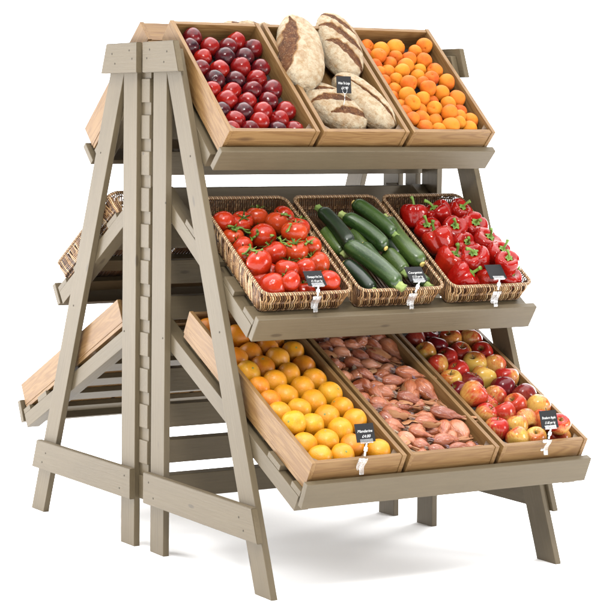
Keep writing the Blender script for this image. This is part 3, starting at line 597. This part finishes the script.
PL = {'plum': ('plums in the top left crate', .75), 'apricot': ('apricots in the top right crate', .8), 'orange': ('oranges in the bottom left crate', .75), 'apple': ('apples in the bottom right crate', .8),
      'tomato': ('tomatoes in the left basket', .8), 'pepper': ('red peppers in the right basket', .8)}
VIEW = Vector((-.48, .87, .05))
def place_round(kind, sh):
    items = DATA[kind]; rp = sum(i[3] for i in items) / len(items); lab = row_labels(items, rp * 2 * PL[kind][1])
    O, S, Nn = shelf_axes(sh)
    for i, (X, s, n, r, v) in enumerate(items):
        sd = rng.randrange(3); rg = random.Random(i * 13 + len(kind))
        if kind == 'tomato': v = 1 if rg.random() < .35 else 0
        if kind == 'pepper': v = 1 if i in (6, 8, 14) else 0
        if kind in ('plum', 'apricot', 'orange'): d = Vector((rg.gauss(0, 1), rg.gauss(0, 1), rg.gauss(0, 1)))
        elif kind == 'apple': d = Vector((rg.gauss(0, .55), rg.gauss(.0, .55), 1)) 
        elif kind == 'tomato': d = Vector((rg.gauss(0, .5), rg.uniform(-1.1, .1), .9))
        else: d = Vector((rg.gauss(-.2, .6), rg.gauss(.8, .5), 1))
        if kind == 'tomato' and i in (1, 3, 11, 13, 15): d = {1: Vector((-.15, .75, .7)), 3: Vector((.5, -.3, .8)), 11: Vector((-.3, .3, 1)), 13: Vector((-.5, -.9, .3)), 15: Vector((-.6, -.3, .8))}[i]
        if kind == 'tomato' and i == 19: d = Vector((.35, -.85, -.25))
        if kind == 'orange' and i in (7, 14, 20, 29): d = VIEW * .8 + Vector((rg.gauss(0, .3), 0, .45))
        if d.length < .1: d = Vector((0, 0, 1))
        c = sp(sh, X, s, n); row, col, cnt = lab[i]
        adj = VAR[kind][v]
        nm = {'pepper': 'pepper'}.get(kind, kind)
        label = f'{adj} {nm}, {col} from left in the {row} row from the front of its {"basket" if sh == "mid" else "crate"}'
        sc = r * (1.0 if kind != 'pepper' else .98)
        mt = Matrix.Translation(c) @ rot_to(d, rg.uniform(0, 6.28)) @ Matrix.Diagonal((sc * rg.uniform(.95, 1.05), sc * rg.uniform(.95, 1.05), sc * rg.uniform(.93, 1.04), 1))
        o = thing(nm if kind != 'pepper' else 'red_pepper', label, kind, PL[kind][0], MESH[kind, sd], mt)
        per_object_material(o, M[kind][v])
        if kind == 'apple': link('stem', MESH['astem', i % 3], o)
        if kind == 'tomato' and i != 19: link('calyx', MESH['calyx', i % 3], o)
        if kind == 'pepper': link('stem', MESH['pcalyx', i % 3], o)
        if kind == 'orange': link('stem_button', MESH['button'], o)
for k, s in (('plum', 'top'), ('apricot', 'top'), ('orange', 'low'), ('apple', 'low'), ('tomato', 'mid'), ('pepper', 'mid')): place_round(k, s)

# tomato trusses
for gi, (idx, lb) in enumerate((((0, 1, 2, 3), 'branched green tomato vine lying over the rear left tomatoes'), ((4, 5), 'green tomato vine lying over the tomatoes right of centre'),
                                ((6,), 'short green vine tip at the rear of the tomato basket'), ((7,), 'short green vine tip near the right rim of the tomato basket'))):
    bm = bmesh.new()
    for p in idx:
        P = spline(DATA['vine'][p], 5); n = len(P)
        for i, q in enumerate(P): P[i] = q + Vector((.0, .003, .002)) * math.sin(i * 1.3)
        tube_into(bm, P, [.0033 - .0010 * i / n + .0009 * (i % 5 == 0) for i in range(n)], 7)
        for i in range(3, n, 4):     # little side stalks
            a = rng.uniform(0, 6.28); e = P[i] + Vector((math.cos(a) * .016, .009, math.sin(a) * .016)); tube_into(bm, [P[i], (P[i] + e) / 2 + Vector((0, .004, .0)), e], [.0026, .002, .0008], 5)
    thing('tomato_vine', lb, 'vine', 'tomato vines', mesh_from_bm('tomato_vine', bm, M['calyx'], True))

# ------------------------------------------------------------------ courgettes
def courgette(i, d, label):
    p, q, r, v = Vector(sp('mid', *d[:3])), Vector(sp('mid', *d[3:6])), d[6], d[7]
    stem_at_end = i not in (0, 2, 4); 
    if not stem_at_end: p, q = q, p
    ln = (q - p).length - .012; up = shelf_axes('mid')[2]
    x = (q - p).normalized(); fr = frame(p - x * .005, x, up.cross(x))
    rg = random.Random(i); bend = rg.uniform(-.10, .10) * ln if i else .008
    if i == 1: bend = -.016
    n = 26; seg = 30; bm = bmesh.new(); rings = []
    for a in range(n + 1):
        t = a / n
        rad = r * (1 - .16 * t ** 2 - .10 * (1 - t)) * min(1, math.sqrt(max(1e-4, 1 - (1 - min(1, t / .13)) ** 2))) * (1 if t < .9 else 1 - ((t - .9) / .1) ** 2 * .42)
        c = Vector((ln * t, bend * (1 - (2 * t - 1) ** 2), .0))
        rings.append([bm.verts.new(c + Vector((0, math.cos(2 * math.pi * k / seg), math.sin(2 * math.pi * k / seg))) * rad * (1 + .022 * math.cos(5 * 2 * math.pi * k / seg) + .015 * noise.noise(Vector((t * 3, k * .2, i))))) for k in range(seg)])
    for a in range(n):
        for k in range(seg): bm.faces.new((rings[a][k], rings[a][(k + 1) % seg], rings[a + 1][(k + 1) % seg], rings[a + 1][k]))
    bm.faces.new(rings[0][::-1]); bm.faces.new(rings[-1])
    o = thing('courgette', label, 'courgette', 'courgettes in the centre basket', mesh_from_bm('courgette', bm, M['courgette'][v], True), fr)
    bm = bmesh.new(); rings = []
    for a in range(7):
        t = a / 6; rad = r * (.52 - .16 * math.sin(t * 2.4) + .03 * t); 
        rings.append([bm.verts.new(Vector((ln - .003 + .020 * t, .0 - .004 * t, 0)) + Vector((0, math.cos(2 * math.pi * k / 20), math.sin(2 * math.pi * k / 20))) * rad * (1 + .1 * math.cos(5 * 2 * math.pi * k / 20))) for k in range(20)])
    for a in range(6):
        for k in range(20): bm.faces.new((rings[a][k], rings[a][(k + 1) % 20], rings[a + 1][(k + 1) % 20], rings[a + 1][k]))
    bm.faces.new(rings[-1])
    link('stem', mesh_from_bm('stem', bm, M['cstem'], True), o)
    bm = lathe([(0, -.4), (.5, -.3), (.55, .2), (.3, .4), (0, .3)], 12, 2)
    for vv in bm.verts: vv.co = Vector((-vv.co.z * .008 + .0005, vv.co.x * r * .55, vv.co.y * r * .55))
    bmesh.ops.recalc_face_normals(bm, faces=bm.faces[:])
    link('blossom_scar', mesh_from_bm('blossom_scar', bm, M['blossom'], True), o)
CL = ['dark courgette at the rear left of its basket with a rounded top end', 'large dark green courgette lying across the front middle, stem at lower right',
      'green courgette in the rear middle, between the two dark rear ones', 'dark green courgette at the top of the basket with its cut stem at right',
      'big light green courgette along the right side of the basket', 'green courgette lying just right of the large front one',
      'pale green courgette wedged along the left side below the dark one', 'dark courgette low at the front left under the large one',
      'pale green courgette in the middle gap, half buried', 'dark green courgette at the front right corner behind the price card',
      'short pale green courgette glimpsed between the rear ones', 'almost black courgette deep in the gap at centre right']
for i, d in enumerate(DATA['courgette']): courgette(i, d, CL[i])

# ------------------------------------------------------------------ shallots (unit length 1 along X)
def shallot_mesh(seed):
    rg = random.Random(seed)
    def fn(c, a, t):
        c = Vector((c.x * (1 + .06 * math.cos(2 * a + seed)), c.y * (1 + .05 * math.cos(3 * a + seed)), c.z)); c = wob(c, seed, .10, 3.0)
        bend = .10 * math.sin(t * 2 + seed); return Vector((c.x + bend * t * .5, c.y, c.z))
    bm = lathe([(0, -.02), (.2, -.005), (.62, .06), (.95, .2), (1.0, .33), (.82, .48), (.54, .61), (.33, .72), (.21, .83), (.16, .94), (0, 1.0)], 22, 3, fn)
    for v in bm.verts: v.co = Vector((v.co.z, v.co.x, v.co.y))
    bmesh.ops.reverse_faces(bm, faces=bm.faces[:]); bmesh.ops.recalc_face_normals(bm, faces=bm.faces[:])
    body = mesh_from_bm('shallot', bm, M['shallot'], True)
    bm = bmesh.new()
    for k in range(11):
        a = rg.uniform(0, 6.28); sw = rg.uniform(.15, .6)
        tube_into(bm, [(.88, .16 * math.cos(a), .16 * math.sin(a)), (1.02, (.2 + sw * .3) * math.cos(a), (.2 + sw * .3) * math.sin(a)), (1.10 + rg.uniform(0, .14), sw * math.cos(a + .5), sw * math.sin(a + .5))], [.17, .13, .015], 5)
    # a flake of papery skin lifting off the bulb
    a0 = rg.uniform(0, 6.28); rows = []
    prof = [(.1, .66), (.2, .96), (.36, 1.06), (.52, 1.0), (.66, .84), (.78, .70)]
    for j, (xx, rr) in enumerate(prof):
        w = .45 * (1 + .5 * rg.uniform(-1, 1)); lift = 1.02 + .03 * rg.random()
        rows.append([bm.verts.new((xx + .02 * rg.uniform(-1, 1), rr * (lift + .08 * abs(q) ** 2) * math.cos(a0 + w * q), rr * (lift + .08 * abs(q) ** 2) * math.sin(a0 + w * q))) for q in (-1, -.5, 0, .5, 1)])
    for j in range(5 if seed in (1, 3) else 0):
        for q in range(4): bm.faces.new((rows[j][q], rows[j][q + 1], rows[j + 1][q + 1], rows[j + 1][q]))
    neck = mesh_from_bm('dry_neck', bm, M['neck'], True)
    bm = bmesh.new()
    for k in range(22):
        a = rg.uniform(0, 6.28); w = rg.uniform(.15, .6)
        tube_into(bm, [(.03, .12 * math.cos(a), .12 * math.sin(a)), (-.05, w * .8 * math.cos(a), w * .8 * math.sin(a)), (-.11 - rg.uniform(0, .07), w * math.cos(a + .5), w * math.sin(a + .5))], [.05, .035, .014], 4)
    root = mesh_from_bm('root_tuft', bm, M['root'], True)
    return body, neck, root
SM = [shallot_mesh(s) for s in range(5)]
sl = DATA['shallot']; lab = row_labels([((d[0] + d[3]) / 2, (d[1] + d[4]) / 2) for d in sl], .05)
O_, S_, N_ = shelf_axes('low')
for i, d in enumerate(sl):
    p, q, r = Vector(sp('low', *d[:3])), Vector(sp('low', *d[3:6])), d[6]
    rg = random.Random(i); v = q - p
    if v.length < r * 4.6: 
        c = (p + q) / 2; v = (v.normalized() if v.length > .005 else Vector((1, .3, 0))) * r * 4.6; p = c - v / 2
    ln = v.length; x = v.normalized(); fr = frame(p, x, N_.cross(x)) @ Matrix.Rotation(rg.uniform(0, 6.28), 4, 'X')
    row, col, cnt = lab[i]
    ad = 'large glossy' if ln > .1 else ('plump' if r / ln > .28 else 'copper-skinned')
    o = thing('shallot', f'{ad} shallot, {col} from left in the {row} row from the front of its crate', 'shallot', 'shallots in the bottom middle crate', SM[i % 5][0], fr @ Matrix.Diagonal((ln, r, r, 1)))
    link('dry_skin', SM[i % 5][1], o); link('root_tuft', SM[i % 5][2], o)
# buried layer of shallots under the visible ones
k = 0
for gx in range(4):
    for gy in range(13):
        X = .385 + gx * .077 + rng.uniform(-.01, .01); s = .10 + gy * .054 + rng.uniform(-.008, .008); a = rng.uniform(-.6, .6) + (math.pi if rng.random() < .5 else 0)
        r = rng.uniform(.021, .026); ln = rng.uniform(.075, .095); x = Vector((math.cos(a), 0, 0)) + S_ * math.sin(a)
        if not (.372 + ln / 2 < X < .632 - ln / 2 + .0): X = min(max(X, .372 + ln / 2), .632 - ln / 2)
        c = sp('low', X, s, .016 + r); fr = frame(c - x.normalized() * ln / 2, x, N_.cross(x)) @ Matrix.Rotation(rng.uniform(0, 6.28), 4, 'X')
        o = thing('shallot', 'shallot of the lower layer, half hidden under the others in its crate', 'shallot', 'half hidden shallots of the lower layer', SM[k % 5][0], fr @ Matrix.Diagonal((ln, r, r, 1)))
        link('dry_skin', SM[k % 5][1], o); link('root_tuft', SM[k % 5][2], o); k += 1

# ------------------------------------------------------------------ bread
def loaf_mesh(L_, W_, T_, slashes, seed, sub=5):
    bm = bmesh.new(); bmesh.ops.create_icosphere(bm, subdivisions=6, radius=1); lay = bm.verts.layers.float.new('crust')
    for v in bm.verts:
        c = v.co.copy(); e = 2.5
        k = (abs(c.x) ** e + abs(c.y) ** e + abs(c.z) ** e) ** (1 / e); c = c / k
        m = 0
        if c.z > -.25:
            for (x0, ang, wd, hl) in slashes:
                dx, dy = c.x - x0[0], c.y - x0[1]; u = dx * math.cos(ang) + dy * math.sin(ang) * .8; w = -dx * math.sin(ang) + dy * math.cos(ang) * .8
                u += .12 * math.sin(w * 2.2) ; wd2 = wd * (1 - (w / hl) ** 2) if abs(w) < hl else 0
                if wd2 > 0: 
                    h = max(0, 1 - abs(u + .07 * noise.noise(Vector((w * 6, seed, 0)))) / wd2); m = max(m, min(1, h * 1.9))
                    lipd = math.exp(-((u - wd2 * 1.05) / (.05)) ** 2); c += Vector((0, 0, .06 * lipd)) - Vector((0, 0, .085 * min(1, h * 1.8)))
        if c.z < -.45: m = max(m, min(1, (-.45 - c.z) * 3))
        nn = noise.fractal(Vector((c.x * 2.5 * L_ / W_, c.y * 2.5, c.z * 2.5)) + Vector((seed * 5, 0, 0)), 1, 2, 4)
        c *= 1 + .025 * nn
        taper = 1 - .12 * abs(c.x) ** 3
        v.co = Vector((c.x * L_, c.y * W_ * taper, c.z * T_ * taper)); v[lay] = m
    me = mesh_from_bm('bread_loaf', bm, M['bread'], True)
    return me
O_, S_, N_ = shelf_axes('top')
loaves = [  # data index, thickness factor, slashes ((x,y), angle, width, half length), label, roll
    (0, .62, [((0.05, .74), math.pi / 2, .30, .80)], 'round floury loaf with one long dark split down its left side, rear left', .15),
    (1, .70, [((-.55, 0), .35, .17, .85), ((-.05, 0), .35, .18, .9), ((.48, 0), .35, .19, .85)], 'long loaf with broad diagonal slashes at the rear right of the bread crate', 0),
    (2, .60, [((-.62, .1), .3, .12, .7), ((-.10, 0), .3, .19, .85), ((.50, .0), .3, .20, .8)], 'pale floury loaf with three brown slashes lying at the front left', 0),
    (3, .75, [((-.45, .25), 1.0, .12, .75), ((.05, .05), 1.0, .15, .8), ((.5, -.1), 1.0, .12, .6)], 'narrow brown crusted loaf dusted with flour at the front right', 0)]
for (di, tf, sla, lb, roll) in loaves:
    d = DATA['bread'][di]; p, q, w = sp('top', *d[:3]), sp('top', *d[3:6]), d[6]
    x = (q - p).normalized(); ln = (q - p).length / 2
    fr = frame((p + q) / 2, x, N_.cross(x)) @ Matrix.Rotation(roll, 4, 'X')
    me = loaf_mesh(ln, w, w * tf, sla, di)
    thing('bread_loaf', lb, 'bread', 'loaves in the top middle crate', me, fr)
me = loaf_mesh(.12, .06, .045, loaves[2][2], 9)
thing('bread_loaf', 'loaf in the rear top crate peeking just above the plum crate', 'bread', None, me, Matrix.Translation((.385, -.075, 1.557)) @ Matrix.Rotation(R(8), 4, 'Z'))

# ------------------------------------------------------------------ price cards
def text_mesh(txt, size, shear=.3):
    cu = bpy.data.curves.new('lettering', 'FONT'); cu.body = txt; cu.size = size; cu.shear = shear; cu.align_x = 'CENTER'; cu.extrude = .0001; cu.offset = .0
    o = bpy.data.objects.new('tmp', cu); C.objects.link(o); dg = bpy.context.evaluated_depsgraph_get(); dg.update()
    me = bpy.data.meshes.new_from_object(o.evaluated_get(dg)); bpy.data.objects.remove(o); me.name = 'lettering'
    me.materials.clear(); me.materials.append(M['chalk']); return me
def fit_text(me, w):
    xs = [v.co.x for v in me.vertices]; k = w / (max(xs) - min(xs)); c = (max(xs) + min(xs)) / 2
    for v in me.vertices: v.co.x = (v.co.x - c) * k
    return me
CARDS = {'tomato': ('Champagne Vine Tom', '£1.10 per kg'), 'courgette': ('Courgettes', '£1.25 per kg'), 'pepper': None, 'orange': ('Mandarins', '£4.00'), 'apple': ('Braeburn Apple', '£1.60 per kg')}
CLAB = {'tomato': 'black price card reading Champagne Vine Tom clipped to the tomato basket', 'courgette': 'black price card reading Courgettes clipped to the courgette basket',
        'pepper': 'blank black price card clipped to the pepper basket', 'orange': 'black price card reading Mandarins clipped to the orange crate', 'apple': 'black price card reading Braeburn Apple clipped to the apple crate'}
def card_parts(root, words, cw, ch):
    bm = box_bm(cw, ch, .0016, .0004); 
    for v in bm.verts: v.co.x -= cw / 2
    link('card', mesh_from_bm('card', bm, M['card']), root)
    if words:
        link('lettering', fit_text(text_mesh(words[0], .0105), min(cw * .80, .0056 * len(words[0]))), root, Matrix.Translation((0, ch * .52, -.0004)))
        link('lettering', fit_text(text_mesh(words[1], .0105), min(cw * .62, .0056 * len(words[1]))), root, Matrix.Translation((.002, ch * .24, -.0004)))
for n, px, py, pz, qx, qy, qz, lean in DATA['card']:
    up = Vector((0, -math.sin(R(lean)), math.cos(R(lean))))
    tl = {'tomato': .0, 'courgette': 0, 'pepper': .0, 'orange': 0, 'apple': .0}[n]
    fr = frame((qx, qy, qz), (1, 0, 0), up) @ Matrix.Rotation(tl, 4, 'Z')
    root = thing('price_card', CLAB[n], 'price card', 'price cards clipped to crates and baskets', None, fr)
    card_parts(root, CARDS[n], .060, .050)
    inv = fr.inverted()
    # clear slot holder, white joint, clear clip gripping the rim
    bm = box_bm(.040, .011, .0012, .0004)
    for v in bm.verts: v.co += Vector((-.020, -.003, -.0022))
    b2 = box_bm(.040, .0022, .006, .0005)
    for v in b2.verts: v.co += Vector((-.020, -.0035, -.004))
    me2 = bpy.data.meshes.new('t'); b2.to_mesh(me2); bm.from_mesh(me2); b2.free()
    link('slot_holder', mesh_from_bm('slot_holder', bm, M['clear']), root)
    bm = bmesh.new(); P0 = Vector((0, -.003, 0)); P1 = inv @ Vector((px + (qx - px) * .35, py + .004, pz + (qz - pz) * .35)); dd = (P1 - P0)
    tube_into(bm, [P0, P0 + dd * .3, P0 + dd * .32, P0 + dd * .62, P0 + dd * .64, P1], [.0022, .0022, .0050, .0050, .0024, .0024], 10)
    link('joint', mesh_from_bm('joint', bm, M['white'], False), root)
    bm = bmesh.new(); base = Vector((px, py, pz))
    for off, l0, l1, tx in ((.010, .014, -.030, -.006), (-.011, .012, -.022, .004)):
        pts = [inv @ (base + Vector((tx * (l0 - z) * 18, off + (z) * .25 + .004 * math.sin(z * 140), z))) for z in [l0 + (l1 - l0) * i / 8 for i in range(9)]]
        for k in range(8):
            pass
        prev = None
        for p_ in pts:
            cur = [bm.verts.new(p_ + Vector((sx, 0, sz))) for sx, sz in ((-.0065, -.0012), (.0065, -.0012), (.0065, .0012), (-.0065, .0012))]
            if prev:
                for k in range(4): bm.faces.new((prev[k], prev[(k + 1) % 4], cur[(k + 1) % 4], cur[k]))
            else: bm.faces.new(cur[::-1])
            prev = cur
        bm.faces.new(prev)
    c0 = inv @ (base + Vector((0, 0, .008))); tube_into(bm, [c0 + Vector((-.007, 0, 0)), c0 + Vector((.007, 0, 0))], .0045, 10)
    bmesh.ops.recalc_face_normals(bm, faces=bm.faces[:])
    link('clip', mesh_from_bm('clip', bm, M['clear'], False), root)
# bread card: on a wire pin with a ring
fr = frame((.462, .372, 1.3755), (.985, -.17, .0), (0, -.08, 1))
root = thing('price_card', 'black price card reading White Tin Large on a wire pin stuck in the bread', 'price card', 'price cards clipped to crates and baskets', None, fr)
card_parts(root, ('White Tin Large', '£1.90'), .058, .050)
bm = bmesh.new(); ring = [(.009 * math.cos(a * .2618), .008 + .009 * math.sin(a * .2618), -.0022) for a in range(25)]
tube_into(bm, ring, .0006, 6, False); tube_into(bm, [(0, -.001, -.0022), (0, -.02, .0), (-.001, -.055, .012)], .0008, 6)
link('wire_pin', mesh_from_bm('wire_pin', bm, M['wire'], True), root)

# ------------------------------------------------------------------ setting: white floor, white studio surround
bm = bmesh.new(); bmesh.ops.create_grid(bm, x_segments=2, y_segments=2, size=60)
fl = link('floor', mesh_from_bm('floor', bm, M['floor'])); fl['kind'] = 'structure'
w = bpy.data.worlds.new('World'); bpy.context.scene.world = w; w.use_nodes = True; nt = w.node_tree
bg = nt.nodes['Background']; tc = N(nt, 'TexCoord'); sx = N(nt, 'SeparateXYZ'); L(nt, tc.outputs['Generated'], sx.inputs[0])   # front of the stand faces -Y
ad = N(nt, 'Math', operation='MULTIPLY_ADD'); ad.inputs[1].default_value = -.5; ad.inputs[2].default_value = .5; L(nt, sx.outputs[1], ad.inputs[0])
side = ramp(nt, ad.outputs[0], [(.26, g(1.9)), (.52, g(.2))])            # white sweep behind the stand, darker room behind the photographer
up = ramp(nt, sx.outputs[2], [(.60, g(0)), (.78, g(1.0))])                # large soft light overhead
col = mix(nt, 1.0, side, mix(nt, 1.0, up, (2.3, 2.3, 2.3), 'MULTIPLY'), 'ADD')
L(nt, col, bg.inputs['Color']); bg.inputs['Strength'].default_value = 1.1
def area(name, loc, target, sx_, sy_, power, col=(1, 1, 1)):
    l = bpy.data.lights.new(name, 'AREA'); l.shape = 'RECTANGLE'; l.size = sx_; l.size_y = sy_; l.energy = power; l.color = col
    o = bpy.data.objects.new(name, l); C.objects.link(o); o.location = loc
    o.rotation_euler = (Vector(target) - Vector(loc)).to_track_quat('-Z', 'Y').to_euler(); return o
area('key_softbox', (-1.2, 3.0, 3.4), (.5, .2, .6), .8, .8, 80, (1, .985, .96))
area('low_front_fill', (3.3, 3.4, 1.1), (.5, .1, .15), 1.0, .8, 46, (1, .99, .97))  # unseen lamp added low in front to thin the floor shadow between the legs
area('low_right_fill', (4.5, -1.6, .6), (.5, -.1, .0), 1.4, .9, 135)  # added out of view to brighten the floor under the stand from the right
area('low_rear_fill', (-2.2, -2.6, .7), (.4, -.1, .0), 1.2, .9, 55)  # second added lamp, out of view behind left, also lifting the floor shadow

# the parts above were laid out with +Y towards the photographer: turn everything so that the front faces -Y
F = Matrix.Diagonal((1, -1, 1, 1))
done = set()
for o in list(bpy.context.scene.objects):
    o.matrix_basis = F @ o.matrix_basis @ F
    if o.type == 'MESH' and o.data.name not in done:
        done.add(o.data.name); o.data.transform(F); o.data.flip_normals()

# ------------------------------------------------------------------ camera
cam = bpy.data.cameras.new('camera'); co = bpy.data.objects.new('camera', cam); C.objects.link(co)
FW, RT, UP = Vector((0.48188359, -0.87447404, -0.05552806)), Vector((0.87601059, 0.48222664, 0.00793206)), Vector((0.01984073, -0.0524655, 0.99842562))
co.matrix_world = F @ Matrix(((RT.x, UP.x, -FW.x, -2.813331), (RT.y, UP.y, -FW.y, 5.265256), (RT.z, UP.z, -FW.z, 1.295329), (0, 0, 0, 1)))
cam.sensor_fit = 'HORIZONTAL'; cam.sensor_width = 36; cam.lens = 1996.1437 * 36 / 615
cam.shift_x = (307.5 - 170.341) / 615; cam.shift_y = (230.2685 - 307.5) / 615; cam.clip_end = 300; cam.clip_start = .05
S = bpy.context.scene; S.camera = co
S.view_settings.view_transform = 'Standard'; S.view_settings.look = 'None'; S.view_settings.exposure = .9; S.view_settings.gamma = 1
S.cycles.max_bounces = 8; S.cycles.use_denoising = True
